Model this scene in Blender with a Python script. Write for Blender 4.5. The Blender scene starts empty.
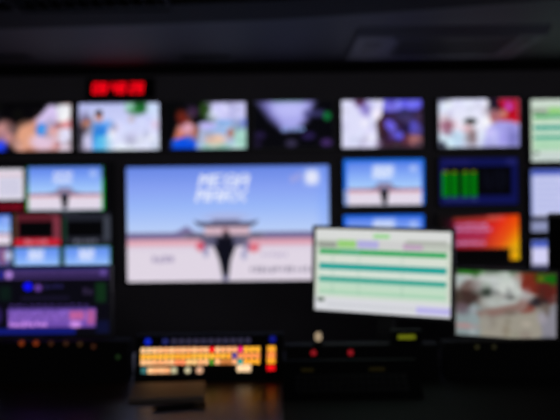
import bpy, bmesh, math, random
import numpy as np
from mathutils import Matrix, Vector

random.seed(4)
np.random.seed(4)
S = bpy.context.scene
COL = S.collection
F = 763.0                      # focal length in pixels of the 560 px wide frame
CAM_Z = 1.35
ROLL = math.radians(0.65)


# ------------------------------------------------------------------ helpers
def W(px, py, Y):
    """world point seen at a photo position, at distance Y"""
    dx, dy = px - 280.0, 210.0 - py
    ux = dx * math.cos(ROLL) + dy * math.sin(ROLL)
    uy = -dx * math.sin(ROLL) + dy * math.cos(ROLL)
    return Vector((ux * Y / F, Y, CAM_Z + uy * Y / F))


def lin(c):
    return tuple((v / 255 / 12.92) if v / 255 <= 0.04045 else ((v / 255 + 0.055) / 1.055) ** 2.4 for v in c)


def tag(o, label=None, cat=None, group=None, kind=None):
    if label: o['label'] = label
    if cat: o['category'] = cat
    if group: o['group'] = group
    if kind: o['kind'] = kind
    return o


def thing(name, label, cat, loc=(0, 0, 0), rz=0.0, group=None):
    o = bpy.data.objects.new(name, None)
    o.empty_display_size = 0.05
    COL.objects.link(o)
    o.location = loc
    o.rotation_euler = (0, 0, rz)
    return tag(o, label, cat, group)


def obj(name, bm, mat, parent=None, smooth=False):
    me = bpy.data.meshes.new(name)
    bmesh.ops.recalc_face_normals(bm, faces=bm.faces[:])
    bm.to_mesh(me)
    bm.free()
    if smooth:
        for p in me.polygons: p.use_smooth = True
    me.materials.append(mat)
    o = bpy.data.objects.new(name, me)
    COL.objects.link(o)
    if parent is not None: o.parent = parent
    return o


def add_box(bm, x0, x1, y0, y1, z0, z1, bevel=0.0, seg=2, M=None):
    r = bmesh.ops.create_cube(bm, size=1.0)
    vs = r['verts']
    bmesh.ops.scale(bm, verts=vs, vec=(x1 - x0, y1 - y0, z1 - z0))
    bmesh.ops.translate(bm, verts=vs, vec=((x0 + x1) / 2, (y0 + y1) / 2, (z0 + z1) / 2))
    if M is not None: bmesh.ops.transform(bm, matrix=M, verts=vs)
    if bevel > 0:
        es = list({e for v in vs for e in v.link_edges})
        bmesh.ops.bevel(bm, geom=es, offset=bevel, segments=seg, affect='EDGES', profile=0.6)
    return bm


def box(*a, **k):
    return add_box(bmesh.new(), *a, **k)


def add_cyl(bm, r1, r2, depth, M, seg=24):
    r = bmesh.ops.create_cone(bm, cap_ends=True, segments=seg, radius1=r1, radius2=r2, depth=depth)
    bmesh.ops.transform(bm, matrix=M, verts=r['verts'])
    return bm


def add_prism(bm, prof, x0, x1):
    """extrude a (y, z) profile along x"""
    a = [bm.verts.new((x0, y, z)) for y, z in prof]
    b = [bm.verts.new((x1, y, z)) for y, z in prof]
    n = len(prof)
    bm.faces.new(a)
    bm.faces.new(b[::-1])
    for i in range(n):
        bm.faces.new((a[i], a[(i + 1) % n], b[(i + 1) % n], b[i]))
    return bm


def bevel_all(bm, off, seg=2):
    es = [e for e in bm.edges if len(e.link_faces) == 2 and e.calc_face_angle(0) > 0.4]
    bmesh.ops.bevel(bm, geom=es, offset=off, segments=seg, affect='EDGES', profile=0.6)
    return bm


def add_frame(bm, w, h, y0, y1, bez, bevel=0.002):
    """picture-frame ring, outer w x h, from depth y0 (front) to y1, standing on z=0"""
    o = [(-w / 2, 0), (w / 2, 0), (w / 2, h), (-w / 2, h)]
    i = [(-w / 2 + bez, bez), (w / 2 - bez, bez), (w / 2 - bez, h - bez), (-w / 2 + bez, h - bez)]
    vo0 = [bm.verts.new((x, y0, z)) for x, z in o]
    vi0 = [bm.verts.new((x, y0, z)) for x, z in i]
    vo1 = [bm.verts.new((x, y1, z)) for x, z in o]
    vi1 = [bm.verts.new((x, y1, z)) for x, z in i]
    for k in range(4):
        j = (k + 1) % 4
        bm.faces.new((vo0[k], vo0[j], vi0[j], vi0[k]))
        bm.faces.new((vo1[k], vi1[k], vi1[j], vo1[j]))
        bm.faces.new((vo0[k], vo1[k], vo1[j], vo0[j]))
        bm.faces.new((vi0[k], vi0[j], vi1[j], vi1[k]))
    es = [e for e in bm.edges if e.calc_face_angle(0) > 0.4]
    if bevel: bmesh.ops.bevel(bm, geom=es, offset=bevel, segments=2, affect='EDGES', profile=0.6)
    return bm


# ---------------------------------------------------------------- materials
def mat(name, rgb, rough=0.5, metal=0.0, noise=0.0, nscale=30.0, bump=0.0, spec=0.5, emit=None, strength=1.0):
    m = bpy.data.materials.new(name)
    m.use_nodes = True
    nt = m.node_tree
    b = nt.nodes['Principled BSDF']
    b.inputs['Base Color'].default_value = (*lin(rgb), 1)
    b.inputs['Roughness'].default_value = rough
    b.inputs['Metallic'].default_value = metal
    b.inputs['Specular IOR Level'].default_value = spec
    if emit is not None:
        b.inputs['Emission Color'].default_value = (*lin(emit), 1)
        b.inputs['Emission Strength'].default_value = strength
    if noise or bump:
        tc = nt.nodes.new('ShaderNodeTexCoord')
        nz = nt.nodes.new('ShaderNodeTexNoise')
        nz.inputs['Scale'].default_value = nscale
        nz.inputs['Detail'].default_value = 4
        nt.links.new(tc.outputs['Object'], nz.inputs['Vector'])
        if noise:
            mx = nt.nodes.new('ShaderNodeMix'); mx.data_type = 'RGBA'
            c = lin(rgb)
            mx.inputs['A'].default_value = (*[v * (1 - noise) for v in c], 1)
            mx.inputs['B'].default_value = (*[min(1, v * (1 + noise)) for v in c], 1)
            nt.links.new(nz.outputs['Fac'], mx.inputs['Factor'])
            nt.links.new(mx.outputs['Result'], b.inputs['Base Color'])
        if bump:
            bp = nt.nodes.new('ShaderNodeBump')
            bp.inputs['Strength'].default_value = bump
            bp.inputs['Distance'].default_value = 0.002
            nt.links.new(nz.outputs['Fac'], bp.inputs['Height'])
            nt.links.new(bp.outputs['Normal'], b.inputs['Normal'])
    return m


def screen_material():
    m = bpy.data.materials.new('lit_screen')
    m.use_nodes = True
    nt = m.node_tree
    b = nt.nodes['Principled BSDF']
    b.inputs['Base Color'].default_value = (0.004, 0.004, 0.005, 1)
    b.inputs['Roughness'].default_value = 0.5
    b.inputs['Specular IOR Level'].default_value = 0.08
    a = nt.nodes.new('ShaderNodeAttribute')
    a.attribute_name = 'picture'
    nt.links.new(a.outputs['Color'], b.inputs['Emission Color'])
    b.inputs['Emission Strength'].default_value = 1.0
    return m


M_SCREEN = screen_material()
M_BEZEL = mat('black_plastic', (22, 22, 24), 0.45, noise=0.15, nscale=80, bump=0.1)
M_WALL = mat('dark_wall_paint', (96, 92, 98), 0.9, noise=0.12, nscale=6, bump=0.15, spec=0.15)
M_CEIL = mat('ceiling_paint', (54, 52, 57), 0.65, noise=0.04, nscale=5, bump=0.1, spec=0.4)
M_TRIM = mat('dark_trim', (14, 13, 13), 0.8, noise=0.1, nscale=20, spec=0.2)
M_FLOOR = mat('dark_carpet', (30, 30, 34), 0.95, noise=0.3, nscale=220, bump=0.5, spec=0.1)
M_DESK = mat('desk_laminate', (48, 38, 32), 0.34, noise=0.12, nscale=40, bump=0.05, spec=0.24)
M_DESKBODY = mat('desk_body', (30, 29, 30), 0.6, noise=0.1, nscale=30)
M_METAL = mat('dark_metal', (48, 48, 52), 0.4, metal=0.8, noise=0.1, nscale=60)
M_PANEL = mat('panel_black', (10, 10, 11), 0.8, noise=0.15, nscale=90, bump=0.1, spec=0.1)
M_AC = mat('air_unit_plastic', (64, 63, 72), 0.6, noise=0.03, nscale=8)
M_ACDARK = mat('air_unit_grille', (30, 29, 34), 0.6, noise=0.1, nscale=30)
M_CLOTH = mat('speaker_cloth', (10, 10, 11), 0.95, noise=0.3, nscale=300, bump=0.6, spec=0.1)
M_CONE = mat('speaker_cone', (20, 20, 21), 0.6)
M_COVER = mat('notebook_cover', (112, 92, 78), 0.6, noise=0.1, nscale=50, bump=0.2)
M_PAPER = mat('paper_edges', (60, 54, 50), 0.8, noise=0.1, nscale=200)

_glow = {}
def glow(rgb, strength=1.0):
    k = (rgb, strength)
    if k not in _glow:
        _glow[k] = mat('lit_%d_%d_%d' % rgb, (20, 20, 20), 0.5, emit=rgb, strength=strength)
    return _glow[k]


# ------------------------------------------------- pictures on the screens
FONT = {
    'M': ["10001", "11011", "10101", "10101", "10001", "10001", "10001"],
    'E': ["11111", "10000", "10000", "11110", "10000", "10000", "11111"],
    'G': ["01110", "10001", "10000", "10111", "10001", "10001", "01111"],
    'A': ["01110", "10001", "10001", "11111", "10001", "10001", "10001"],
    'R': ["11110", "10001", "10001", "11110", "10100", "10010", "10001"],
    'X': ["10001", "10001", "01010", "00100", "01010", "10001", "10001"],
}


class Pic:
    """small painter: coordinates are positions in the photograph"""
    def __init__(s, x0, y0, x1, y1, bg=(0, 0, 0), res=1.3):
        s.x0, s.y0, s.x1, s.y1 = x0, y0, x1, y1
        s.nx, s.ny = int((x1 - x0) * res), int((y1 - y0) * res)
        s.X, s.Y = np.meshgrid(np.linspace(x0, x1, s.nx), np.linspace(y0, y1, s.ny))
        s.a = np.zeros((s.ny, s.nx, 3)) + np.array(bg, float)

    def put(s, al, c):
        al = np.clip(al, 0, 1)[..., None]
        s.a = s.a * (1 - al) + np.array(c, float) * al
        return s

    def rect(s, x0, y0, x1, y1, c, soft=0.6, k=1.0):
        f = lambda v: np.clip(v / soft + 0.5, 0, 1)
        return s.put(k * f(s.X - x0) * f(x1 - s.X) * f(s.Y - y0) * f(y1 - s.Y), c)

    def ell(s, cx, cy, rx, ry, c, soft=0.25, k=1.0, rot=0):
        t = math.radians(rot)
        dx, dy = s.X - cx, s.Y - cy
        u = (dx * math.cos(t) + dy * math.sin(t)) / rx
        v = (-dx * math.sin(t) + dy * math.cos(t)) / ry
        return s.put(k * np.clip((1 - np.sqrt(u * u + v * v)) / soft + 0.5, 0, 1), c)

    def poly(s, pts, c, k=1.0, soft=0.8):
        """convex polygon, soft edge in pixels"""
        al = np.ones_like(s.X)
        n = len(pts)
        area = sum(pts[i][0] * pts[(i + 1) % n][1] - pts[(i + 1) % n][0] * pts[i][1] for i in range(n))
        sg = 1 if area > 0 else -1
        for i in range(n):
            (ax, ay), (bx, by) = pts[i], pts[(i + 1) % n]
            L = math.hypot(bx - ax, by - ay) or 1
            d = sg * ((bx - ax) * (s.Y - ay) - (by - ay) * (s.X - ax)) / L
            al = np.minimum(al, np.clip(d / soft + 0.5, 0, 1))
        return s.put(k * al, c)

    def vgrad(s, stops, x0=-999, x1=999, y0=-999, y1=999):
        ys = [p[0] for p in stops]
        g = np.stack([np.interp(s.Y, ys, [p[1][i] for p in stops]) for i in range(3)], -1)
        m = ((s.X >= x0) & (s.X <= x1) & (s.Y >= y0) & (s.Y <= y1))[..., None]
        s.a = np.where(m, g, s.a)
        return s

    def mottle(s, n=40, amp=18, size=5, seed=1):
        """uneven detail of a video picture"""
        r = random.Random(seed)
        for _ in range(n):
            cx, cy = r.uniform(s.x0, s.x1), r.uniform(s.y0, s.y1)
            i, j = min(s.ny - 1, int((cy - s.y0) / (s.y1 - s.y0) * s.ny)), min(s.nx - 1, int((cx - s.x0) / (s.x1 - s.x0) * s.nx))
            base = s.a[i, j].copy()
            d = r.uniform(-amp, amp) * (0.3 + base.mean() / 255)
            c = np.clip(base + d + np.array([r.uniform(-6, 6) for _ in range(3)]), 0, 255)
            s.ell(cx, cy, r.uniform(.4, 1.2) * size, r.uniform(.4, 1.2) * size, c, 1.0, .7)
        return s

    def text(s, x, y, w, h, word, c, slant=0.2, k=1.0, gap=0.22):
        n = len(word)
        cw = w / (n + gap * (n - 1))
        for i, ch in enumerate(word):
            gx = x + i * cw * (1 + gap)
            v = (s.Y - y) / h * 7
            u = (s.X - gx - slant * (y + h - s.Y)) / cw * 5
            m = np.zeros_like(s.X)
            for r, row in enumerate(FONT[ch]):
                for q, b in enumerate(row):
                    if b == '1': m = np.maximum(m, ((u >= q - .15) & (u < q + 1.15) & (v >= r) & (v < r + 1)) * 1.0)
            s.put(k * m, c)
        return s

    def marks(s, x0, x1, y0, y1, c, n, k=1.0, seed=1):
        r = random.Random(seed)
        p = (x1 - x0) / n
        for i in range(n):
            a = x0 + i * p
            s.rect(a, y0 + r.uniform(0, .3) * (y1 - y0), a + p * r.uniform(.55, .9), y1 - r.uniform(0, .3) * (y1 - y0), c, k=k)
        return s


def screen_mesh(name, pic, w, h, y, z0, parent, gain=1.0, mat_=None):
    """a lit panel facing -Y: vertex grid with the picture as a colour attribute"""
    nx, ny = pic.nx, pic.ny
    xs = np.linspace(-w / 2, w / 2, nx)
    zs = np.linspace(z0 + h, z0, ny)
    X, Z = np.meshgrid(xs, zs)
    co = np.stack([X, np.full_like(X, y), Z], -1).reshape(-1, 3)
    idx = np.arange(nx * ny).reshape(ny, nx)
    q = np.stack([idx[1:, :-1], idx[1:, 1:], idx[:-1, 1:], idx[:-1, :-1]], -1).reshape(-1, 4)
    me = bpy.data.meshes.new(name)
    me.from_pydata(co.tolist(), [], q.tolist())
    c = np.clip(pic.a, 0, 255) / 255
    c = np.where(c <= 0.04045, c / 12.92, ((c + 0.055) / 1.055) ** 2.4) * gain
    rgba = np.concatenate([c.reshape(-1, 3), np.ones((nx * ny, 1))], 1).astype(np.float32)
    at = me.attributes.new('picture', 'FLOAT_COLOR', 'POINT')
    at.data.foreach_set('color', rgba.ravel())
    me.materials.append(mat_ or M_SCREEN)
    o = bpy.data.objects.new(name, me)
    COL.objects.link(o)
    o.parent = parent
    return o


# ============================================================== the setting
WALL_Y = 5.0
SCR_Y = 4.9
CEIL_Z = W(280, 66.5, WALL_Y).z
XW = 3.3


def struct(name, bm, m):
    return tag(obj(name, bm, m), kind='structure')


struct('floor', box(-XW, XW, -1.5, WALL_Y, -0.1, 0), M_FLOOR)
struct('wall_back', box(-XW, XW, WALL_Y, WALL_Y + 0.15, 0, CEIL_Z), M_WALL)
struct('wall_left', box(-XW - 0.15, -XW, -1.5, WALL_Y + 0.15, 0, CEIL_Z), M_WALL)
struct('wall_right', box(XW, XW + 0.15, -1.5, WALL_Y + 0.15, 0, CEIL_Z), M_WALL)
struct('ceiling', box(-XW - .15, XW + .15, -1.5, WALL_Y + 0.15, CEIL_Z, CEIL_Z + 0.12), M_CEIL)
struct('baseboard_back', box(-XW, XW, WALL_Y - 0.015, WALL_Y, 0, 0.09, bevel=0.004), M_TRIM)
struct('trim_1', box(-XW, XW, WALL_Y - 0.03, WALL_Y, CEIL_Z - 0.045, CEIL_Z, bevel=0.004), M_TRIM)


def ceil_pt(px, py, drop=0.0):
    """point on the ceiling seen at a photo position"""
    p = W(px, py, 1.0)
    Y = (CEIL_Z - drop - CAM_Z) / (p.z - CAM_Z)
    return W(px, py, Y)


# dark bulkhead strip running across the ceiling (its far edge is seen)
bm = bmesh.new()
far = [ceil_pt(px, py, .03) for px, py in ((-60, 31), (130, 25), (280, 19.5), (420, 10), (540, 0.5))]
far = [Vector((-XW + .0, far[0].y + .02, 0))] + far + [Vector((XW, far[-1].y - .55, 0))]
near = [Vector((p.x, p.y - 0.33, 0)) for p in far]
zt, zb = CEIL_Z, CEIL_Z - 0.03
for i in range(len(far) - 1):
    a, b, c, d = far[i], far[i + 1], near[i + 1], near[i]
    t = [bm.verts.new((p.x, p.y, zt)) for p in (a, b, c, d)]
    u = [bm.verts.new((p.x, p.y, zb)) for p in (a, b, c, d)]
    bm.faces.new(u)
    bm.faces.new(t[::-1])
    for k in range(4):
        if (k == 1 and i < len(far) - 2) or (k == 3 and i > 0): continue
        bm.faces.new((u[k], t[k], t[(k + 1) % 4], u[(k + 1) % 4]))
bmesh.ops.remove_doubles(bm, verts=bm.verts[:], dist=1e-5)
struct('trim_2', bm, M_TRIM)

# ceiling air unit
p = ceil_pt(441, 41)
ac = thing('ceiling_air_conditioner', 'pale ceiling air conditioner with a wide dark grille, above the right-hand monitors', 'air conditioner', (p.x, p.y, CEIL_Z))
hw, hd = 0.50, 0.36
bm = bmesh.new()
prof = [(-hd, 0), (-hd + .09, -0.035), (hd - .03, -0.035), (hd, 0)]
add_prism(bm, prof, -hw, hw)
bevel_all(bm, 0.006)
obj('fascia', bm, M_AC, ac)
bm = bmesh.new()
add_box(bm, -0.27, 0.36, -0.20, 0.2, -0.040, -0.0352, bevel=0.002)
obj('grille', bm, M_ACDARK, ac)
for k in range(7):
    y = -0.17 + k * 0.057
    obj('slat', box(-0.26, 0.35, y, y + 0.016, -0.046, -0.0402, bevel=0.001), M_ACDARK, ac)
obj('air_flap', box(-0.44, -0.35, -0.13, 0.13, -0.041, -0.0352, bevel=0.003), M_ACDARK, ac)
obj('air_flap', box(0.40, 0.45, -0.2, 0.2, -0.041, -0.0352, bevel=0.003), M_ACDARK, ac)
obj('air_flap', box(-0.3, 0.36, -0.25, -0.215, -0.041, -0.0352, bevel=0.003), M_ACDARK, ac)

# two ceiling vents near the wall
for px, lab in ((206, 'slim dark ceiling vent near the wall, above the third and fourth top-row monitors'),
                (6, 'slim dark ceiling vent at the left edge, above the leftmost top-row monitor')):
    p = ceil_pt(px, 57)
    v = thing('ceiling_vent', lab, 'vent', (p.x, p.y, CEIL_Z), group='ceiling vents by the wall')
    obj('vent_frame', add_frame(bmesh.new(), 0.30, 0.14, 0, .01, 0.012, 0.001), M_ACDARK, v)
    bm = bmesh.new()
    for k in range(4): add_box(bm, -0.138, 0.138, 0.002, 0.008, 0.02 + k * .029, 0.036 + k * .029)
    obj('slats', bm, M_ACDARK, v)
    for c in v.children:
        c.rotation_euler = (math.radians(-90), 0, 0)
        c.location = (0, -0.07, -0.01)

# unlit louvred ceiling light at the top left
p = ceil_pt(95, 3)
lt = thing('louvred_ceiling_light', 'unlit dark louvred ceiling light at the top left edge', 'ceiling light', (p.x, p.y - 0.12, CEIL_Z - 0.0))
bm = bmesh.new()
for s in (-1, 1):
    add_box(bm, -.34, .34, s * .15 - .01, s * .15 + .01, -.035, 0, bevel=.002)
    add_box(bm, s * .34 - .01, s * .34 + .01, -.15, .15, -.035, 0, bevel=.002)
obj('light_frame', bm, M_TRIM, lt)
bm = bmesh.new()
for k in range(11):
    add_box(bm, -.30 + k * .06 - .002, -.30 + k * .06 + .002, -.139, .139, -.034, -.004,
            M=None)
obj('louvres', bm, M_TRIM, lt)

# ============================================================ wall monitors
GREEN = (0, 140, 40)


def sky_scene(p, x0, y0, x1, y1, bright=1.0):
    """the palace picture, small, as it repeats on several screens"""
    w, h = x1 - x0, y1 - y0
    fx = lambda t: x0 + t * w
    fy = lambda t: y0 + t * h
    m = (p.X >= x0) & (p.X <= x1) & (p.Y >= y0) & (p.Y <= y1)
    g = np.stack([np.interp(p.Y, [y0, fy(.25), fy(.58)], [c[i] for c in ((92, 130, 232), (128, 165, 246), (168, 205, 252))]) for i in range(3)], -1)
    p.a = np.where(m[..., None], g, p.a)
    p.rect(x0, fy(.66), x1, y1, (226, 216, 232))
    p.rect(x0, fy(.61), x1, fy(.66), (150, 120, 150))
    p.rect(x0, fy(.66), x1, fy(.71), (214, 150, 165))
    p.poly([(fx(.36), fy(.60)), (fx(.42), fy(.48)), (fx(.58), fy(.48)), (fx(.64), fy(.60))], (110, 105, 140))
    p.rect(fx(.40), fy(.53), fx(.60), fy(.58), (175, 155, 180))
    p.rect(fx(.28), fy(.60), fx(.72), fy(.645), (105, 100, 130))
    p.poly([(fx(.43), fy(.64)), (fx(.56), fy(.64)), (fx(.53), fy(.98)), (fx(.47), fy(.98))], (14, 14, 24))
    p.text(fx(.35), fy(.10), w * .25, h * .13, 'MEGA', (236, 240, 255), .12)
    p.text(fx(.34), fy(.25), w * .25, h * .13, 'MARX', (236, 240, 255), .12)
    p.ell(fx(.89), fy(.15), w * .05, h * .08, (205, 220, 252), .8, .6)
    return p


# --- pictures
def pic_s1():
    p = Pic(-11, 102, 73, 153, (6, 5, 8))
    p.poly([(14, 154), (18, 128), (34, 119), (50, 104), (74, 101), (74, 154)], (214, 150, 140), soft=5)
    p.ell(3, 134, 11, 14, (196, 140, 138), .5)
    p.ell(26, 138, 12, 16, (224, 160, 130), .6)
    p.rect(8, 120, 15, 134, (60, 34, 36), 5, .6)
    p.poly([(36, 120), (50, 103), (62, 104), (58, 126), (40, 128)], (214, 196, 240), soft=4)
    p.poly([(57, 103), (73, 103), (73, 122), (60, 122)], (230, 232, 240), soft=3)
    p.poly([(58, 130), (73, 128), (73, 153), (60, 152)], (226, 224, 248), soft=3)
    p.ell(44, 143, 14, 9, (226, 196, 220), .7)
    p.ell(60, 147, 3.5, 3, (130, 50, 60), .6, .8)
    p.rect(53, 123, 63, 128, (110, 60, 70), 4, .9)
    p.ell(68, 124, 5, 4, (230, 140, 150), .6)
    p.ell(42.5, 130, 6.5, 7, (40, 120, 220), .5)
    p.ell(42.5, 130, 3, 3.5, (90, 175, 245), .8)
    p.ell(-1, 149, 7, 8, (30, 60, 240), .5)
    return p


def pic_s2():
    p = Pic(77, 101, 161, 152, (208, 208, 246))
    p.vgrad([(101, (190, 196, 240)), (122, (205, 210, 250)), (152, (228, 232, 252))])
    p.rect(77, 100, 160, 103, (165, 175, 230), 3)
    p.ell(84, 124, 7, 10, (60, 45, 60), .9, .9)
    p.rect(77, 126, 82, 153, (30, 24, 34), 4)
    p.ell(85, 123, 4.5, 4, (196, 120, 90), .8)
    p.ell(87, 143, 6, 9, (196, 190, 226), .6)
    p.poly([(92, 124), (107, 122), (109, 138), (105, 153), (91, 153), (91, 134)], (42, 128, 222), soft=3)
    p.poly([(94, 137), (108, 136), (108, 153), (93, 153)], (90, 190, 236), soft=4)
    p.rect(104, 136, 112, 153, (180, 214, 236), 4, .7)
    p.ell(98, 116, 4, 5, (206, 140, 120), .5)
    p.ell(98, 111.5, 4, 3.3, (30, 24, 30), .6)
    p.ell(111, 130, 2.5, 3, (225, 150, 160), .8)
    p.rect(127, 101, 149, 111, (70, 130, 80), 4)
    p.ell(141, 106, 6, 7, (22, 96, 40), .8)
    p.ell(131, 105, 4, 4, (150, 200, 190), .9)
    p.ell(132, 119, 3, 3, (200, 180, 180), .9)
    p.ell(155, 108, 6, 8, (205, 222, 250), .8)
    p.ell(157, 124, 3, 4, (225, 190, 215), .9)
    return p


def pic_s3():
    p = Pic(164, 100, 248, 151, (5, 5, 8))
    p.poly([(206, 100), (248, 100), (248, 124), (208, 123)], (206, 204, 250), soft=3)
    p.poly([(199, 121), (248, 120), (248, 151), (195, 151)], (170, 185, 220), soft=4)
    p.ell(205, 109, 6, 10, (36, 66, 22), .7)
    p.ell(210, 119, 4, 4, (40, 70, 50), .7)
    p.rect(217, 120, 234, 125, (120, 170, 230), 3)
    p.ell(208, 126, 9, 4, (190, 180, 245), .6)
    p.ell(222, 131, 14, 3, (150, 185, 235), .7)
    p.ell(216, 141, 11, 6, (232, 196, 175), .7)
    p.rect(200, 146, 232, 151, (150, 205, 190), 3)
    p.ell(232, 134, 3.5, 5, (170, 110, 90), .8)
    p.rect(236, 128, 248, 151, (176, 226, 210), 3)
    p.rect(231, 100, 235, 120, (180, 180, 230), 2)
    p.rect(242, 120, 248, 126, (100, 120, 210), 2)
    p.poly([(170, 146), (176, 126), (190, 116), (196, 130), (196, 146)], (206, 120, 100), soft=4)
    p.ell(182, 117, 6, 6, (110, 36, 26), .8)
    p.ell(191, 111, 4, 6, (56, 40, 70), .8)
    p.ell(187, 128, 8, 5, (220, 165, 190), .7)
    p.poly([(168, 151), (172, 141), (186, 137), (196, 142), (198, 151)], (8, 78, 226), soft=3)
    return p


def pic_s4():
    p = Pic(252, 99, 335, 150, (5, 5, 10))
    p.poly([(255, 99), (332, 99), (330, 112), (316, 118), (306, 124), (303, 131), (282, 131), (268, 118)], (112, 108, 178), soft=8)
    p.poly([(266, 99), (312, 99), (302, 124), (298, 130), (284, 130), (274, 114)], (168, 168, 236), soft=9)
    p.ell(290, 108, 16, 8, (186, 186, 246), .9)
    p.rect(304, 109, 326, 116, (66, 64, 120), 5, .8)
    p.ell(329, 115.5, 4, 4.5, (16, 112, 56), .6)
    p.rect(272, 98, 304, 100.5, (120, 170, 170), 1.5, .7)
    for x in (283, 288, 294, 299, 303): p.ell(x, 129.5, 2, 2, (130, 160, 220), .6)
    p.ell(258, 136, 6, 4, (34, 24, 60), .9)
    p.ell(309, 137, 7, 4, (40, 28, 76), .9)
    p.ell(291, 145, 6, 4, (54, 48, 76), .9)
    p.ell(328, 144.5, 6, 4, (66, 42, 100), .9)
    p.ell(255, 145, 5, 4, (26, 18, 44), .9)
    return p


def pic_s5():
    p = Pic(340, 98, 424, 149.5, (222, 222, 250))
    p.rect(378, 98, 425, 150, (48, 28, 50), 3)
    p.poly([(383, 97), (424, 97), (424, 105), (420, 109), (384, 111)], (96, 92, 236), soft=3)
    p.ell(393, 104, 10, 4, (140, 140, 244), .8)
    p.ell(415, 102, 6, 3, (120, 120, 240), .8)
    p.ell(408, 116, 13, 6, (56, 48, 96), .8)
    p.ell(391, 126, 8, 5, (106, 92, 224), .6, 1, 50)
    p.ell(398, 136, 8, 4.5, (92, 84, 224), .6, 1, 30)
    p.ell(415, 128, 6, 7, (88, 82, 206), .7)
    p.ell(406, 128, 6, 4, (30, 22, 60), .8)
    p.ell(416, 142, 9, 6, (170, 110, 110), .8)
    p.ell(396, 146, 14, 3, (60, 34, 46), .8)
    p.ell(380, 124, 4, 12, (70, 40, 46), .8)
    p.poly([(352, 98), (370, 98), (368, 116), (362, 114)], (150, 134, 210), soft=6)
    p.ell(359, 100, 5, 4, (90, 50, 80), .9)
    p.poly([(376, 98), (384, 98), (382, 114), (377, 120)], (226, 224, 250), soft=2)
    return p


def pic_s6():
    p = Pic(437, 97, 521, 149, (226, 226, 248))
    p.vgrad([(97, (220, 222, 250)), (125, (236, 236, 250)), (149, (205, 210, 240))])
    p.rect(437, 97, 450, 100, (90, 90, 120), 2)
    p.rect(447, 100, 451, 130, (190, 186, 226), 4, .7)
    p.ell(446, 125, 7, 6, (122, 44, 60), .8)
    p.ell(442, 125, 4, 5, (170, 110, 140), .9)
    p.ell(452, 140, 13, 9, (188, 214, 236), .7)
    p.ell(470, 121, 6.5, 3.6, (18, 32, 30), .6)
    p.ell(466, 129, 5, 3.5, (220, 180, 190), .8)
    p.ell(472, 138, 5, 9, (130, 106, 110), .9)
    p.poly([(490, 97), (521, 97), (521, 122), (498, 122)], (182, 10, 30), soft=3)
    p.poly([(488, 96), (500, 96), (500, 112), (490, 112)], (30, 20, 40), soft=3)
    p.ell(495, 108, 7.5, 6, (26, 22, 36), .5)
    p.ell(496, 116, 6.5, 8, (172, 104, 112), .6)
    p.ell(505, 113, 3, 5, (190, 120, 110), .8)
    p.ell(511, 104.5, 4.6, 4.8, (190, 76, 214), .7)
    p.poly([(484, 149), (488, 128), (500, 121), (514, 122), (521, 128), (521, 149)], (164, 160, 232), soft=4)
    p.ell(494, 138, 7, 9, (188, 188, 246), .8)
    p.rect(509, 132, 521, 149, (110, 108, 180), 6, .7)
    p.rect(437, 143, 444, 149, (20, 24, 40), 4)
    return p


def rundown(p, x0, y0, x1, y1, tilt=0.0):
    w, h = x1 - x0, y1 - y0
    R = lambda a, b, c, d, col, k=1.0, soft=.7: p.rect(x0 + a * w, y0 + b * h, x0 + c * w, y0 + d * h, col, soft, k)
    R(-.1, -.1, 1.1, 1.1, (205, 214, 200))
    R(-.1, -.1, 1.1, .13, (216, 218, 216))
    R(.44, .05, .56, .10, (150, 214, 140))
    R(0, .13, 1, .225, (190, 196, 186))
    R(.02, .165, .16, .225, (130, 136, 126), .8)
    R(.17, .13, .31, .225, (150, 206, 120))
    R(.32, .13, .48, .225, (176, 172, 222))
    R(.48, .13, .66, .225, (206, 206, 206))
    R(.66, .15, .80, .225, (190, 160, 190))
    R(.68, .11, .97, .165, (176, 180, 172))
    R(.03, .245, .97, .31, (36, 166, 92))
    R(.19, .255, .34, .30, (60, 170, 140), .7)
    R(.03, .31, .97, .42, (214, 222, 210))
    R(.03, .42, .97, .495, (12, 160, 150))
    R(.03, .495, .97, .585, (212, 224, 212))
    R(.03, .585, .97, .645, (16, 158, 140))
    R(.03, .64, .97, .70, (184, 216, 194))
    R(.03, .70, .97, .735, (200, 222, 200))
    R(.03, .735, .97, .80, (172, 212, 184))
    R(.0, .80, 1, .84, (206, 218, 206))
    R(.0, .84, 1.1, 1.1, (216, 217, 222))
    R(.02, .85, .075, .89, (50, 80, 54))
    R(.76, .89, 1, .97, (186, 180, 232))
    for t in (.13, .33, .65): R(t, .245, t + .008, .80, (120, 170, 150), .35)
    for k in range(22): R(.1 + k * .03, .90, .12 + k * .03, .945, (196, 198, 206), .8)
    return p


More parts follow.
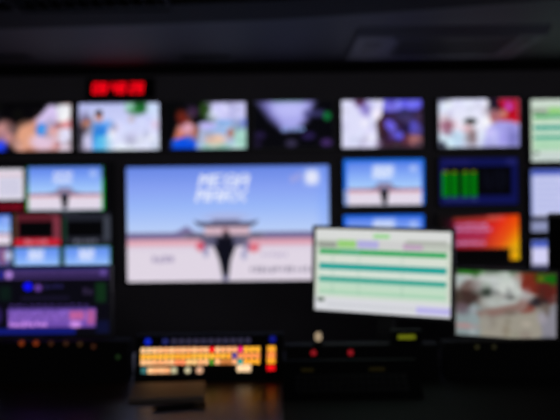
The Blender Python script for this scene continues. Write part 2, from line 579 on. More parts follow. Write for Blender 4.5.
def pic_main():
    p = Pic(125, 164, 331, 283, (0, 0, 0))
    p.vgrad([(164, (80, 116, 212)), (167, (108, 138, 230)), (185, (134, 160, 242)), (205, (152, 182, 248)), (230, (184, 206, 248)), (236, (190, 206, 240))])
    p.rect(322, 160, 332, 234, (120, 160, 250), 12, .4)
    p.rect(120, 238, 340, 290, (218, 206, 224))
    p.rect(120, 250, 340, 290, (224, 214, 228), 8)
    p.rect(120, 232.5, 340, 239.5, (112, 102, 146), 2)
    p.rect(120, 239.5, 340, 246, (222, 130, 146), 3, .62)
    for k in range(16): p.rect(128 + k * 4.6, 240, 130.5 + k * 4.6, 246, (236, 190, 196), 1.2, .5)
    p.poly([(170, 235), (186, 226), (198, 235)], (116, 104, 150), soft=3)
    # lower roof of the gate
    p.poly([(184, 233), (262, 233), (268, 238), (178, 238)], (120, 116, 142), soft=2)
    p.rect(200, 238, 249, 246, (110, 104, 130), 3)
    p.rect(186, 235.5, 262, 238.5, (84, 82, 104), 1.5)
    # body and upper roof
    p.rect(204, 226, 250, 235, (214, 182, 196), 2)
    p.rect(222, 226, 228, 235, (180, 130, 140), 2, .7)
    for x in (211, 217, 233, 239, 245): p.rect(x - .6, 227, x + .6, 234, (190, 150, 165), 1, .6)
    p.ell(226, 217, 22, 5, (172, 180, 226), .8, .8)
    p.poly([(193, 220), (202, 222.4), (204, 227), (196, 225)], (70, 70, 98), soft=1.4)
    p.poly([(259, 220), (250, 222.4), (248, 227), (256, 225)], (70, 70, 98), soft=1.4)
    p.rect(200, 222, 252, 227, (72, 72, 100), 1.6)
    p.rect(212, 219.5, 240, 223, (108, 108, 140), 2)
    # people and banners by the gate
    p.ell(200, 247, 4.5, 4.5, (214, 80, 104), .7)
    p.ell(254, 249, 6, 4.5, (220, 110, 126), .7)
    p.ell(247, 248, 2, 4, (110, 100, 150), .8)
    p.ell(205, 252, 3, 6, (140, 140, 180), .8, .8)
    p.ell(244, 256, 3, 5, (150, 150, 190), .8, .8)
    # dark standing figure, arms out
    p.poly([(216, 238), (233, 238), (236, 247), (230, 262), (219, 262), (213, 247)], (14, 14, 26), soft=1.6)
    p.poly([(218, 258), (231, 258), (228, 279), (222, 279)], (14, 14, 26), soft=1.6)
    p.ell(226, 235, 3.6, 4.2, (40, 34, 44), .5)
    p.ell(225, 280, 3, 3, (90, 90, 130), .8)
    p.poly([(206, 242), (216, 240), (216, 246), (206, 247)], (80, 80, 110), soft=2)
    p.poly([(233, 240), (243, 242), (243, 247), (233, 246)], (80, 80, 110), soft=2)
    # lettering
    p.text(198, 172, 50, 13.5, 'MEGA', (232, 238, 255), .22)
    p.text(195, 187.5, 50, 13.5, 'MARX', (232, 238, 255), .22)
    p.marks(150, 173, 256, 264, (164, 152, 184), 4, .8, 3)
    p.marks(262, 290, 254, 259, (176, 164, 196), 6, .7, 5)
    p.marks(250, 322, 268.5, 275, (140, 132, 152), 14, .8, 7)
    # station mark top right
    p.rect(306, 168, 322, 185, (190, 206, 250), 6, .7)
    p.ell(314, 176.5, 6.5, 7, (226, 230, 250), .7)
    p.marks(292, 304, 171, 182, (160, 164, 226), 2, .8, 2)
    return p


def pic_multi():
    p = Pic(-95, 162, 113.5, 284, (5, 5, 8), res=1.0)
    # further tiles to the left, then the ones in view
    sky_scene(p, -86, 167, -10, 210)
    p.rect(-6, 167, 24, 199, (226, 222, 236))
    p.rect(-6, 172, 24, 174, (214, 170, 180), 1, .8)
    for x in (1, 8, 15): p.rect(x, 176, x + 4, 195, (180, 180, 214), 2, .7)
    p.rect(-6, 203, 25, 210, (86, 4, 18))
    p.marks(0, 22, 204, 209, (150, 20, 40), 5, .7, 4)
    p.rect(27, 165, 106, 210.5, (0, 96, 34))
    p.rect(103, 178, 106, 210.5, (0, 170, 40))
    p.rect(27, 186, 29.5, 210.5, (0, 140, 36))
    sky_scene(p, 29, 166, 103.5, 209.5)
    p.marks(50, 82, 211, 213.5, (110, 110, 130), 5, .8, 6)
    # second row
    sky_scene(p, -34, 215, 10.5, 245)
    p.rect(14, 214, 61, 247, (92, 30, 42))
    p.rect(54, 217, 61, 240, (128, 54, 70))
    p.rect(14, 214, 16, 246, (70, 70, 46))
    p.rect(14, 240, 61, 246.5, (206, 30, 52))
    p.marks(25, 48, 241, 245.5, (236, 130, 146), 5, .9, 8)
    p.rect(18.5, 221.5, 54, 238.5, (4, 4, 6))
    p.rect(64, 214, 112, 246, (34, 36, 46))
    p.rect(106, 217, 112, 242, (62, 66, 78))
    p.rect(64, 218, 66.5, 242, (24, 60, 40))
    p.rect(68, 221.5, 105, 238, (4, 4, 6))
    p.marks(76, 99, 240.5, 245.5, (128, 130, 148), 5, .8, 9)
    # third row
    for x0, x1 in ((13, 61), (64.5, 112)):
        p.rect(x0, 248, x1, 276, (60, 130, 90))
        p.vgrad([(248, (96, 138, 236)), (257, (116, 160, 246)), (266, (150, 190, 252)), (276, (190, 210, 250))], x0 + 1.2, x1 - 1.2, 249, 275)
        p.text(x0 + 16, 251, 14, 5, 'MEGA', (240, 242, 255), .1)
        p.text(x0 + 15.5, 257, 14, 5, 'MARX', (240, 242, 255), .1)
        p.rect(x0 + 15, 251, x0 + 31, 262, (226, 232, 255), 3, .5)
    p.rect(-34, 248, 10.5, 274, (90, 90, 150))
    p.rect(0, 249, 4.5, 265, (150, 80, 120), 2)
    p.ell(8, 257, 4, 5, (190, 200, 236), .7)
    return p


def pic_s5b():
    p = Pic(342, 157, 426, 207, (16, 110, 228))
    sky_scene(p, 345.5, 160.5, 423.5, 207)
    p.rect(372, 163, 395, 176, (226, 236, 255), 4, .55)
    p.rect(342, 190, 346, 207, (150, 170, 226), 2)
    p.rect(342, 157, 345, 189, (14, 110, 232), 1.5)
    return p


def pic_s5c():
    p = Pic(342, 213, 426, 263, (16, 104, 234))
    sky_scene(p, 345.5, 216.5, 423.5, 263)
    p.rect(373, 217, 396, 227, (220, 232, 255), 4, .6)
    return p


def pic_s6b():
    p = Pic(438, 156, 519.5, 206.5, (14, 18, 78))
    p.rect(444.5, 164.5, 513.5, 197, (3, 3, 8))
    p.rect(442, 158, 470, 162, (26, 26, 92), 1.5)
    p.rect(508, 157, 519, 163, (30, 32, 98), 1.5)
    for x0, x1 in ((440.5, 447.5), (450, 456.5), (461.5, 468), (470.5, 476.5)):
        p.rect(x0, 171, x1, 198, (0, 122, 10), 1.2)
        p.rect(x0 + 1, 169.5, x1 - 1, 172, (120, 110, 20), 1)
        p.rect(x0 + 3.2, 173, x0 + 4.4, 198, (0, 90, 8), 1, .7)
    p.marks(444, 478, 199.5, 202.5, (70, 84, 140), 8, .6, 12)
    p.marks(484, 510, 168, 194, (10, 12, 26), 5, .7, 13)
    return p


def pic_s6c():
    p = Pic(437, 213, 521, 263, (22, 8, 6))
    t = np.clip((p.X - 440) / 80, 0, 1)
    v = np.clip((p.Y - 214) / 34, 0, 1)
    r = np.interp(t, [0, .12, .2, .5, .75, 1], [14, 50, 150, 180, 224, 236])
    g = np.interp(t + .3 * v, [0, .5, .8, 1.05, 1.3], [6, 24, 40, 84, 190])
    b = np.interp(t, [0, .2, .5, 1], [8, 40, 44, 8])
    p.a = np.stack([r, g, b], -1)
    p.poly([(436, 212), (522, 212), (436, 218)], (16, 10, 12), soft=3)
    p.rect(452, 216, 500, 219, (150, 70, 40), 3, .8)
    for k, (y, x1, c) in enumerate(((224, 488, (190, 130, 176)), (229, 493, (196, 134, 190)), (234, 489, (160, 44, 92)), (238.5, 487, (160, 50, 90)), (243.5, 486, (196, 136, 190)))):
        p.marks(455, x1, y - 2, y + 2.2, c, 9, .9, 20 + k)
        p.rect(454, y - 2.2, x1, y + 2.2, c, 3, .35)
    p.rect(488, 213.5, 506, 218, (230, 100, 90), 3, .6)
    p.rect(436, 249.5, 511.5, 264, (4, 3, 4), 2)
    p.rect(512, 248, 521, 256, (206, 150, 20), 4, .8)
    p.rect(510, 262, 522, 264, (10, 6, 4), 1)
    return p


def pic_s7b():
    p = Pic(529, 167, 636, 233, (196, 200, 238))
    p.rect(529, 167, 640, 173, (70, 90, 190), 2)
    p.rect(529, 167, 531, 233, (90, 110, 190), 2, .8)
    for k in range(6): p.rect(534, 178 + k * 6, 557 + (k % 3) * 18, 180 + k * 6, (168, 176, 226), 1.5, .8)
    p.rect(529, 217, 640, 222.5, (14, 14, 26), 2)
    p.rect(529, 222.5, 640, 233, (140, 146, 184), 2)
    return p


def pic_s7c():
    p = Pic(530, 238, 637, 303, (206, 206, 240))
    p.rect(530, 238, 640, 246, (70, 92, 190), 3)
    p.rect(530, 246, 640, 262, (210, 208, 244), 3)
    p.rect(530, 263.5, 640, 303, (60, 60, 90), 2)
    return p


def wall_monitor(rect, pic, label, gain=1.0, bez=0.012, group='monitors on the back wall', name='wall_monitor'):
    x0, y0, x1, y1 = rect
    c = W((x0 + x1) / 2, (y0 + y1) / 2, SCR_Y)
    k = SCR_Y / F
    w, h = (x1 - x0 - 4.0) * k, (y1 - y0 - 4.4) * k      # the blur widens the lit area on the photo
    t = thing(name, label, 'monitor', (c.x, SCR_Y, c.z - h / 2 - bez), 0, group)
    obj('bezel', add_frame(bmesh.new(), w + 2 * bez, h + 2 * bez, -0.006, 0.012, bez - .0005, .0015), M_BEZEL, t)
    obj('housing', box(-w / 2 - bez, w / 2 + bez, 0.0125, 0.05, 0, h + 2 * bez, bevel=0.004), M_BEZEL, t)
    obj('wall_bracket', box(-w * .25, w * .25, 0.0505, WALL_Y - SCR_Y, h * .3, h * .7), M_METAL, t)
    screen_mesh('screen', pic, w, h, 0.0, bez, t, gain)
    return t


wall_monitor((-11, 102, 73, 153), pic_s1().mottle(46, 34, 5, 1), 'top-row wall monitor at the far left showing a pinkish close-up with a blue spot')
wall_monitor((77, 101, 161, 152), pic_s2().mottle(46, 34, 5, 2), 'top-row wall monitor below the red clock showing a figure in blue on white')
wall_monitor((164, 100, 248, 151), pic_s3().mottle(46, 34, 5, 3), 'top-row wall monitor showing a person in blue at lower left before a pale window')
wall_monitor((252, 99, 335, 150), pic_s4(), 'darkest top-row wall monitor, black with a violet glow fanning down from its top')
wall_monitor((340, 98, 424, 149.5), pic_s5().mottle(46, 34, 5, 5), 'top-row wall monitor with a white left half and a dark violet right half')
wall_monitor((437, 97, 521, 149), pic_s6().mottle(46, 34, 5, 6), 'top-row wall monitor showing a dark-haired person in white under a red corner')
p7 = Pic(529, 97, 636, 163)
rundown(p7, 529, 97, 636, 163)
p7.a = np.clip(p7.a * np.array([.94, 1.0, .95]), 0, 255)
wall_monitor((529, 97, 636, 163), p7, 'wall monitor in the top right corner showing a green striped table')
wall_monitor((125, 164, 331, 283), pic_main(), 'largest wall screen, showing a palace gate under blue sky with MEGA lettering', bez=0.016, name='large_wall_screen', group=None)
wall_monitor((-95, 162, 113.5, 284), pic_multi(), 'left wall screen split into tiles, one framed green and one red', bez=0.014, name='tiled_wall_screen', group=None)
wall_monitor((342, 157, 426, 207), pic_s5b(), 'blue-bordered wall monitor showing the small palace picture, right of the largest screen')
wall_monitor((342, 213, 426, 263), pic_s5c(), 'wall monitor mostly hidden behind the tilted rundown monitor, only a blue strip showing')
wall_monitor((438, 156, 519.5, 206.5), pic_s6b(), 'wall monitor with navy border and four green level bars on black')
wall_monitor((437, 213, 521, 263), pic_s6c(), 'wall monitor showing a red to orange gradient with lilac text lines')
wall_monitor((529, 167, 636, 233), pic_s7b(), 'wall monitor showing a white window, directly under the striped table')
wall_monitor((530, 238, 637, 303), pic_s7c(), 'lowest wall monitor at right, a small blue and white strip beside the black loudspeaker')

# ================================================================ red clock
c = W(120, 88, 4.96)
k = 4.96 / F
ck = thing('digital_clock', 'black digital wall clock with glowing red digits above the top-row monitors', 'clock', (c.x, 4.96, c.z - 10 * k))
obj('clock_case', box(-34 * k, 34 * k, 0.0, WALL_Y - 4.96, 0, 20 * k, bevel=0.006), M_PANEL, ck)
SEG = {'0': 'abcdef', '1': 'bc', '2': 'abged', '3': 'abgcd', '4': 'fgbc', '5': 'afgcd', '8': 'abcdefg', '6': 'afgedc'}
M_RED = glow((250, 0, 22), 1.25)


def seg_digit(ch, x, z, w, h, name='digit'):
    bm = bmesh.new()
    t = h * .17
    segs = {'a': (0, w, h - t, h), 'g': (0, w, h / 2 - t / 2, h / 2 + t / 2), 'd': (0, w, 0, t),
            'f': (0, t, h / 2, h), 'b': (w - t, w, h / 2, h), 'e': (0, t, 0, h / 2), 'c': (w - t, w, 0, h / 2)}
    sh = Matrix.Shear('XY', 4, (0, 0))
    for s in SEG[ch]:
        a, b, c_, d = segs[s]
        add_box(bm, a, b, -0.004, -0.0002, c_, d)
    for v in bm.verts: v.co.x += v.co.z * .12
    bmesh.ops.translate(bm, verts=bm.verts[:], vec=(x, 0, z))
    return obj(name, bm, M_RED, ck)


dw, dh = 6.2 * k, 11.0 * k
for ch, px in (('0', 92.0), ('8', 99.8), ('4', 110.6), ('8', 118.2), ('2', 129.0), ('8', 136.6)):
    seg_digit(ch, (px - 120) * k, 4.4 * k, dw, dh)
for px in (108.2, 126.4):
    for z in (7.5, 12.0):
        obj('colon_dot', box((px - 120) * k, (px - 118.8) * k, -0.004, -0.0002, z * k, (z + 1.4) * k), M_RED, ck)

# ===================================================================== desk
DESK_Z = 0.772
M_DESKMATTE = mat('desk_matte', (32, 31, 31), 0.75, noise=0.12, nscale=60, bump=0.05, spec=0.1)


def desk_module(label, x0, x1, top):
    t = thing('control_desk', label, 'desk', ((x0 + x1) / 2, 2.6, 0))
    hw = (x1 - x0) / 2
    obj('desktop', box(-hw, hw, -0.62, 0.52, DESK_Z - 0.035, DESK_Z, bevel=0.003), top, t)
    for x in (-hw + .06, hw - .06):
        obj('support_panel', box(x - .02, x + .02, -0.5, 0.45, 0, DESK_Z - 0.0355, bevel=0.003), M_DESKBODY, t)
    obj('back_panel', box(-hw + .04, hw - .04, 0.4555, 0.475, 0.1, DESK_Z - 0.0355), M_DESKBODY, t)


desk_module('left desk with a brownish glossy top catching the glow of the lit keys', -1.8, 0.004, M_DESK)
desk_module('right desk with a dull near-black top, under the tilted rundown monitor', 0.007, 2.0, M_DESKMATTE)


# ============================================================ desk monitors
def desk_monitor(pic, corners, depth, w, h, yaw, roll, label, gain=1.0, neck=True, bez=0.012):
    """centre of screen at photo position corners=(px,py)"""
    c = W(corners[0], corners[1], depth)
    t = thing('desktop_monitor', label, 'monitor', (c.x, c.y, DESK_Z), yaw, 'desktop monitors on the desk')
    zc = c.z - DESK_Z
    head = []
    head.append(obj('bezel', add_frame(bmesh.new(), w + 2 * bez, h + 2 * bez, -0.005, 0.012, bez - .0005, .0015), M_BEZEL, t))
    bm = box(-w / 2 - bez, w / 2 + bez, 0.0125, 0.03, 0, h + 2 * bez, bevel=0.004)
    add_box(bm, -w * .3, w * .3, 0.0305, 0.055, h * .2, h * .8, bevel=0.01)
    head.append(obj('housing', bm, M_BEZEL, t))
    head.append(screen_mesh('screen', pic, w, h, 0.0, bez, t, gain))
    for o in head:
        o.location = (0, 0, zc - h / 2 - bez)
        if roll:
            R = Matrix.Translation((0, 0, zc)) @ Matrix.Rotation(roll, 4, 'Y') @ Matrix.Translation((0, 0, -h / 2 - bez))
            o.matrix_local = R
    bm = bmesh.new()
    add_box(bm, -0.035, 0.035, 0.058, 0.078, 0.014, zc, bevel=0.004)
    obj('stand_neck', bm, M_BEZEL, t)
    bm = box(-0.11, 0.11, -0.05, 0.14, 0, 0.013, bevel=0.005)
    obj('stand_base', bm, M_BEZEL, t)
    return t


p = Pic(312, 226, 453, 316)
rundown(p, 312, 226, 453, 316)
desk_monitor(p, (380.9, 272.0), 2.85, 0.516, 0.312, math.radians(-21), math.radians(1.6),
             'desktop monitor turned sideways showing a white rundown with green and teal rows')


def pic_f2():
    p = Pic(455, 269, 558, 340, (150, 146, 138))
    p.rect(455, 274, 558, 294, (212, 220, 216), 5)
    p.rect(455, 269, 558, 273, (30, 70, 30), 2)
    p.rect(458, 269, 486, 273.5, (40, 130, 30), 2)
    p.rect(482, 270, 525, 275, (190, 196, 190), 3, .8)
    p.ell(467, 299, 14, 13, (70, 52, 48), .6)
    p.ell(470, 285, 10, 6, (120, 100, 96), .8)
    p.ell(489, 292, 9, 6, (44, 54, 46), .7)
    p.ell(509, 288, 14, 8, (222, 228, 222), .8)
    p.ell(505, 303, 22, 8, (196, 202, 198), .8)
    p.ell(512, 296, 5, 3, (90, 90, 84), .9)
    p.poly([(522, 270), (559, 270), (559, 308), (545, 306), (530, 292), (523, 292)], (130, 48, 34), soft=4)
    p.ell(548, 290, 10, 14, (96, 36, 30), .9)
    p.rect(537, 271, 558, 279, (30, 110, 20), 3)
    p.ell(543, 275, 3, 2, (130, 120, 20), .8)
    p.ell(529, 306, 8, 8, (140, 70, 60), .8)
    p.ell(541, 300, 9, 5, (40, 34, 40), .8)
    p.poly([(455, 318), (475, 304), (490, 316), (487, 341), (455, 341)], (150, 166, 168), soft=5)
    p.poly([(476, 314), (528, 300), (530, 308), (482, 322)], (150, 120, 112), soft=5)
    p.poly([(484, 322), (540, 310), (548, 341), (480, 341)], (170, 164, 150), soft=5)
    p.poly([(541, 312), (559, 300), (559, 341), (546, 341)], (150, 148, 160), soft=4)
    p.ell(466, 330, 14, 3, (196, 150, 150), .9, .8)
    return p


# the smaller two stand nearer the front, feet on the desk
desk_monitor(pic_f2().mottle(60, 36, 6, 9), (504.8, 304.6), 2.85, 0.362, 0.247, math.radians(-25), math.radians(0.8),
             'desktop monitor at lower right showing blurred pale shapes and a brick-red patch', gain=.78)


def pic_gui():
    p = Pic(-13, 266, 111.5, 336, (8, 7, 16))
    p.rect(-13, 266, 112, 268, (30, 44, 110), 1)
    p.rect(-13, 268, 112, 278.5, (58, 42, 92), 1.5)
    p.rect(-13, 274, 112, 276, (36, 26, 66), 1.5)
    p.marks(14, 102, 269.5, 272.5, (84, 62, 128), 22, .7, 31)
    p.ell(8, 273, 4.5, 4.5, (160, 120, 200), .6)
    p.ell(0, 273, 3, 4, (20, 30, 130), .6)
    p.ell(105, 271.5, 4, 3, (96, 72, 150), .7)
    p.ell(27.5, 285.5, 4.8, 4.6, (12, 12, 248), .4)
    p.ell(38, 287, 4.2, 4, (98, 60, 150), .7)
    p.marks(45, 64, 283, 289, (40, 34, 90), 4, .8, 32)
    p.marks(84, 95, 286, 298, (60, 46, 82), 2, .6, 36)
    p.rect(97, 282, 108, 303, (14, 44, 22), 4)
    p.rect(-2, 285, 10, 300, (12, 34, 24), 5, .7)
    p.rect(20, 296, 70, 300, (22, 18, 40), 3)
    p.marks(8, 92, 304, 308, (76, 54, 128), 12, .8, 33)
    p.rect(6.5, 309, 97, 329, (112, 76, 172), 1.5)
    p.rect(6.5, 309, 97, 313, (92, 66, 156), 2)
    rr = random.Random(41)
    for k in range(30):
        for q in range(4):
            g = rr.uniform(.75, 1.35)
            p.rect(8 + k * 3, 311 + q * 3, 9.8 + k * 3, 313 + q * 3, tuple(min(255, v * g) for v in (138, 100, 186)), 1, .85)
    p.rect(70, 312, 85, 321, (204, 96, 150), 3, .8)
    p.rect(88, 311, 96, 326, (196, 90, 140), 2.5, .7)
    p.marks(8, 48, 322.5, 328.5, (206, 142, 236), 9, .9, 34)
    p.ell(76, 326, 6, 3.4, (206, 140, 230), .6)
    p.rect(-13, 329.5, 76, 336, (16, 24, 112), 1.5)
    p.rect(97, 322, 111, 336, (14, 18, 56), 4, .8)
    p.ell(-4, 316, 5, 9, (40, 26, 80), .7)
    return p


desk_monitor(pic_gui(), (49.2, 301), 2.85, 121 * 2.85 / F, 66.5 * 2.85 / F, 0, 0,
             'desktop monitor at the left edge showing a dark screen with a purple panel', gain=1.0, bez=0.008)

# ======================================================= lit button panel
PY = 2.58
KP = PY / F
TILT = math.radians(20)
c0 = W(208.5, 380, PY)
bp = thing('button_panel', 'slanted button panel on the desk with glowing orange and yellow keys', 'control panel', (c0.x, PY, DESK_Z))
z_off = c0.z - DESK_Z
v_ = Vector((0, math.sin(TILT), math.cos(TILT)))
n_ = Vector((0, -math.cos(TILT), math.sin(TILT)))
H = 0.158


def face_M(x, v, n=0.0):
    o = Vector((x, 0, 0)) + Vector((0, 0.0, 0.004)) + v_ * v + n_ * n
    M = Matrix.Identity(4)
    M.col[0][:3] = (1, 0, 0)
    M.col[1][:3] = v_
    M.col[2][:3] = n_
    M.translation = o
    return M


bm = add_prism(bmesh.new(), [(0, 0), (v_.y * H, v_.z * H), (v_.y * H + .06, v_.z * H), (0.16, 0)], -75 * KP, 75 * KP)
obj('panel_case', bevel_all(bm, .003), M_PANEL, bp)


def v_of(py):
    """height along the slanted face for a photo row: solve by projection"""
    lo, hi = 0.0, H
    for _ in range(40):
        m = (lo + hi) / 2
        P = Vector((c0.x, PY, DESK_Z)) + Vector((0, 0, .004)) + v_ * m
        uy = (P.z - CAM_Z) * F / P.y
        dx = c0.x * F / P.y
        row = 210 - (dx * math.sin(ROLL) + uy * math.cos(ROLL))
        if row > py: lo = m
        else: hi = m
    return (lo + hi) / 2


def key(px, py, w, h, rgb, st=1.0, name='key', round_=False, n=.0035):
    v = v_of(py)
    Yk = PY + v_.y * v
    kk = Yk / F
    x = (px - 208.8) * .985 * kk
    M = face_M(x, v)
    bm = bmesh.new()
    if round_:
        add_cyl(bm, w * kk / 2, w * kk / 2 * .9, n, M @ Matrix.Translation((0, 0, n / 2 + .0005)), 20)
    else:
        add_box(bm, -w * kk / 2, w * kk / 2, -h * kk / 2, h * kk / 2, .0004, n, bevel=.0011, M=M)
    return obj(name, bm, glow(rgb, st), bp)


rnd = random.Random(11)


def vary(c, a=14):
    q = rnd.randint(-a, a)
    return tuple(int(max(0, min(255, v + q * (0.3 if i == 0 else 1)))) for i, v in enumerate(c))


for i in range(21):
    px = 142 + 5.8 * i
    # first row
    if i in (0, 1): c = (236, 190, 140)
    elif i == 12: c = (250, 10, 24)
    elif i == 17: c = (236, 0, 120)
    elif i >= 18: c = (255, 178, 48)
    else: c = vary((255, 184, 128))
    key(px, 350.0, 4.5, 5.0, c, 1.4)
    if i == 16: c = (70, 60, 150)
    elif i >= 17: c = (255, 150, 80)
    else: c = vary((255, 176, 50), 10)
    key(px, 356.2, 4.5, 4.6, c, 1.4)
    if i in (6, 7): c = (255, 140, 90)
    elif i in (8, 9): c = (250, 200, 130)
    elif i == 12: c = (70, 140, 30)
    elif i in (14, 15): c = (200, 120, 60)
    elif i == 17: c = (30, 160, 150)
    elif i >= 18: c = (255, 170, 40)
    else: c = vary((255, 180, 122))
    key(px, 362.0, 4.5, 4.6, c, 1.4)
for py, c in ((349.5, (255, 170, 40)), (355.8, (255, 140, 70)), (361.6, (255, 165, 30)), (368.6, (240, 0, 12))):
    key(272, py, 8, 5.2, c, 1.2)
key(143, 369.8, 5, 5.5, (60, 130, 130), .9)
for i in range(4): key(149.5 + 5.8 * i, 370, 5.2, 5.6, vary((255, 186, 130)), 1.15)
key(173.6, 370, 5.2, 5.6, (206, 200, 160), 1.0)
key(187.5, 370, 6, 6, (212, 200, 160), 1.0, round_=True)
key(199.5, 370, 7, 6, (230, 176, 140), 1.0, round_=True)
key(244.5, 368.6, 14, 7, (255, 214, 166), 1.15)
key(146.5, 341, 6.5, 6, (0, 28, 176), 1.2, 'indicator_light', True, .003)
key(164, 341, 6, 6, (34, 40, 110), .8, 'indicator_light', True, .003)
for i in range(11):
    key(173 + 7.5 * i, 341, 6, 6, (52, 48, 74), .8, 'indicator_light', True, .003)
key(273, 340, 6.5, 6, (0, 8, 112), 1.2, 'indicator_light', True, .003)


# ============================================= darker units beside the panel
def dark_unit(name, label, cat, px0, px1, py_top, py_bot, Y, tilt_deg, depth, rows=()):
    """slanted black unit standing on the desk; lights are parts of it"""
    cc = W((px0 + px1) / 2, py_bot, Y)
    t = thing(name, label, cat, (cc.x, Y, DESK_Z))
    kk = Y / F
    tt = math.radians(tilt_deg)
    vv = Vector((0, math.sin(tt), math.cos(tt)))
    nn = Vector((0, -math.cos(tt), math.sin(tt)))
    zt = CAM_Z - (py_top - 210) * (Y + (.03 if tilt_deg < 30 else .14)) / F - DESK_Z
    hh = zt / math.cos(tt)
    hw = (px1 - px0) / 2 * kk
    prof = [(0, 0), (vv.y * hh, zt), (max(depth - .01, vv.y * hh + .02), zt), (max(depth, vv.y * hh + .03), 0)]
    bm = add_prism(bmesh.new(), prof, -hw, hw)
    obj('unit_case', bevel_all(bm, .003), M_PANEL, t)
    for (px, py, w, h, rgb, st, rd, nm) in rows:
        lo, hi = 0.0, hh
        for _ in range(40):
            m = (lo + hi) / 2
            P = Vector((cc.x, Y, DESK_Z)) + vv * m
            dx = (px - 280)
            row = 210 - (dx * math.sin(ROLL) + (P.z - CAM_Z) * F / P.y)
            if row > py: lo = m
            else: hi = m
        m = (lo + hi) / 2
        Yk = Y + vv.y * m
        x = W(px, py, Yk).x - cc.x
        M = Matrix.Identity(4)
        M.col[0][:3] = (1, 0, 0); M.col[1][:3] = vv; M.col[2][:3] = nn
        M.translation = Vector((x, 0, 0)) + vv * m
        bm = bmesh.new()
        g = Yk / F
        if rd: add_cyl(bm, w * g / 2, w * g / 2 * .85, .004, M @ Matrix.Translation((0, 0, .0024)), 20)
        else: add_box(bm, -w * g / 2, w * g / 2, -h * g / 2, h * g / 2, .0004, .004, bevel=.001, M=M)
        obj(nm, bm, glow(rgb, st), t)
    return t


dark_unit('switch_panel', 'low black switch panel with dim orange lights below the purple screen', 'control panel',
          -6, 127, 339.5, 378, 2.60, 12, 0.12,
          [(21.5, 343.2, 5.5, 5.5, (150, 58, 8), .55, True, 'indicator_light'),
           (36, 343.2, 5.5, 5.5, (150, 56, 8), .55, True, 'indicator_light'),
           (51, 343.4, 5, 5, (70, 34, 8), .6, True, 'indicator_light'),
           (66, 343.4, 5, 5, (66, 34, 8), .6, True, 'indicator_light'),
           (80, 344.0, 5, 5, (64, 40, 8), .6, True, 'indicator_light'),
           (93.5, 346.5, 5, 5, (66, 30, 8), .6, True, 'indicator_light'),
           (118, 357, 4.5, 4.5, (26, 56, 14), .5, True, 'indicator_light')])
ru = dark_unit('equipment_box', 'black equipment box with two red lights, right of the lit button panel', 'control panel',
               286, 440, 345.5, 375, 2.60, 10, 0.10,
               [(313.5, 352.8, 5.5, 5.5, (150, 0, 18), .9, True, 'indicator_light'),
                (350.5, 352.6, 5.5, 5.5, (145, 0, 18), .9, True, 'indicator_light')])
# small things standing on the black box
box_top = CAM_Z - (345.5 - 210) * (2.60 + .03) / F
P = W(318.3, 338, 2.64)
lm = thing('push_button', 'small white dome button on top of the black box with red lights', 'button', (P.x, 2.645, box_top))
obj('button_base', add_cyl(bmesh.new(), .017, .014, .010, Matrix.Translation((0, 0, .005)), 28), M_PANEL, lm)
bm = bmesh.new()
bmesh.ops.create_uvsphere(bm, u_segments=24, v_segments=14, radius=1.0)
bmesh.ops.scale(bm, verts=bm.verts[:], vec=(.0125, .0125, .0165))
bmesh.ops.translate(bm, verts=bm.verts[:], vec=(0, 0, .0265))
obj('button_dome', bm, glow((206, 180, 146), .62), lm, True)
P = W(406.5, 337, 2.625)
dp = thing('small_display', 'little black meter with a yellow-green display under the rundown monitor', 'display', (P.x, 2.625, box_top))
obj('meter_case', box(-.055, .055, 0, .035, 0, .048, bevel=.003), M_PANEL, dp)
obj('meter_display', box(-.030, .030, -.002, -.0002, P.z - box_top - .007, P.z - box_top + .007, bevel=.0006), glow((132, 140, 0), .55), dp)

# dark keyboard-like control surface in front of it
kb = dark_unit('control_surface', 'flat black control surface on the desk in front of the box with red lights', 'control panel',
               283, 424, 361, 399, 2.31, 56, 0.17)
# rows of unlit keys on its sloping top
tt = math.radians(56)
P0 = W(353.5, 399, 2.18)
for r in range(3):
    for q in range(16):
        M = Matrix.Identity(4)
        M.col[1][:3] = (0, math.sin(tt), math.cos(tt)); M.col[2][:3] = (0, -math.cos(tt), math.sin(tt))
        M.translation = Vector((-.165 + q * .022, 0, 0)) + Vector((0, math.sin(tt), math.cos(tt))) * (.04 + r * .026)
        obj('key', box(-.009, .009, -.010, .010, .0004, .005, bevel=.0015, M=M), M_BEZEL, kb)
for x, w_ in ((-.135, .04), (.085, .05)):
    M = Matrix.Identity(4)
    M.col[1][:3] = (0, math.sin(tt), math.cos(tt)); M.col[2][:3] = (0, -math.cos(tt), math.sin(tt))
    M.translation = Vector((x, 0, 0)) + Vector((0, math.sin(tt), math.cos(tt))) * .125
    obj('display_strip', box(-w_ / 2, w_ / 2, -.006, .006, .0004, .003, M=M), glow((34, 28, 0), .5), kb)

dark_unit('intercom_panel', 'black panel unit standing below the lower right desktop monitor, with two faint yellowish lights', 'control panel',
          446, 590, 344, 380, 2.58, 14, 0.10,
          [(477, 347, 4.5, 4, (44, 42, 6), .6, True, 'indicator_light'),
           (494, 347, 4.5, 4, (40, 38, 6), .6, True, 'indicator_light')])

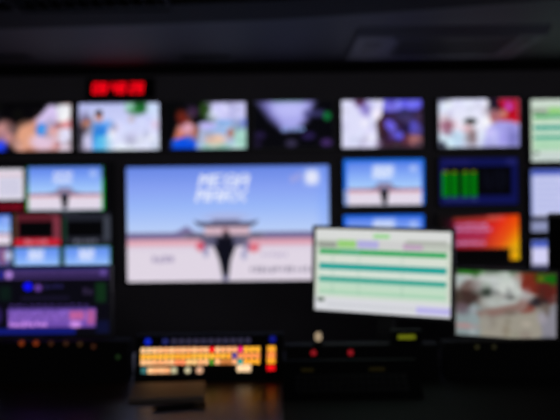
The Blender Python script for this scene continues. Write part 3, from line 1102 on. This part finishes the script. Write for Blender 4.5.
# closed notebook and a pen
P = W(163, 396, 2.3)
nb = thing('notebook', 'closed brown notebook on the desk in front of the lit keys', 'notebook', (-0.36, 2.42, DESK_Z), math.radians(5))
obj('cover', box(-.115, .115, -.105, .105, .010, .013, bevel=.001), M_COVER, nb)
obj('pages', box(-.112, .112, -.103, .103, .0022, .0098), M_PAPER, nb)
obj('back_cover', box(-.115, .115, -.105, .105, 0, .002, bevel=.0008), M_COVER, nb)
pn = thing('pen', 'black pen lying on the desk in front of the brown notebook', 'pen', (-0.31, 2.235, DESK_Z), math.radians(14))
RX = Matrix.Rotation(math.pi / 2, 4, 'Y')
obj('barrel', add_cyl(bmesh.new(), .0055, .0055, .10, Matrix.Translation((-.01, 0, .0056)) @ RX, 18), M_PANEL, pn, True)
obj('cap', add_cyl(bmesh.new(), .0056, .0050, .045, Matrix.Translation((.0630, 0, .0058)) @ RX, 18), M_PANEL, pn, True)
obj('tip', add_cyl(bmesh.new(), .001, .0050, .014, Matrix.Translation((-.0672, 0, .0056)) @ RX, 18), M_METAL, pn, True)
obj('clip', box(.05, .085, -.0015, .0015, .0112, .0126), M_METAL, pn)

# loudspeaker behind the right-hand monitor
P = W(577, 213, 2.88)
sp = thing('loudspeaker', 'tall black loudspeaker at the right edge behind the lower right desktop monitor', 'speaker', (P.x, 2.88, DESK_Z), math.radians(-21))
hs = P.z - DESK_Z
obj('cabinet', box(-.106, .106, 0, .2, 0, hs, bevel=.006), M_BEZEL, sp)
obj('grille_cloth', box(-.100, .100, -.012, -.0003, .015, hs - .015, bevel=.004), M_CLOTH, sp)
for z, r in ((hs * .33, .075), (hs * .75, .04)):
    obj('driver_ring', add_cyl(bmesh.new(), r, r * .95, .004, Matrix.Translation((0, -.0143, z)) @ Matrix.Rotation(math.pi / 2, 4, 'X'), 36), M_CONE, sp)

# ================================================== light, camera, exposure
# added fill lamp, unseen behind the camera, to lift the dark wall
ld = bpy.data.lights.new('wall_fill_light', 'AREA')
ld.shape = 'RECTANGLE'
ld.size, ld.size_y = 3.0, 0.8
ld.energy = 15.0
ld.color = (0.95, 0.94, 1.0)
lo_ = bpy.data.objects.new('wall_fill_light', ld)
COL.objects.link(lo_)
lo_.location = (0.5, -1.3, 1.8)
lo_.rotation_euler = (math.radians(90), 0, 0)

w = bpy.data.worlds.new('room_ambient')
S.world = w
w.use_nodes = True
bg = w.node_tree.nodes['Background']
bg.inputs['Color'].default_value = (0.85, 0.86, 1.0, 1)
bg.inputs['Strength'].default_value = 0.05

cd = bpy.data.cameras.new('camera')
cd.sensor_width = 36.0
cd.lens = F * 36.0 / 560.0
cd.dof.use_dof = True
cd.dof.focus_distance = 1.2
cd.dof.aperture_fstop = 2.8
cam = bpy.data.objects.new('camera', cd)
COL.objects.link(cam)
cam.matrix_world = Matrix.Translation((0, 0, CAM_Z)) @ Matrix.Rotation(math.pi / 2, 4, 'X') @ Matrix.Rotation(-ROLL, 4, 'Z')
S.camera = cam

S.view_settings.view_transform = 'Standard'
S.view_settings.look = 'None'
S.view_settings.exposure = 0.0
S.view_settings.gamma = 1.0
S.view_settings.use_curve_mapping = False
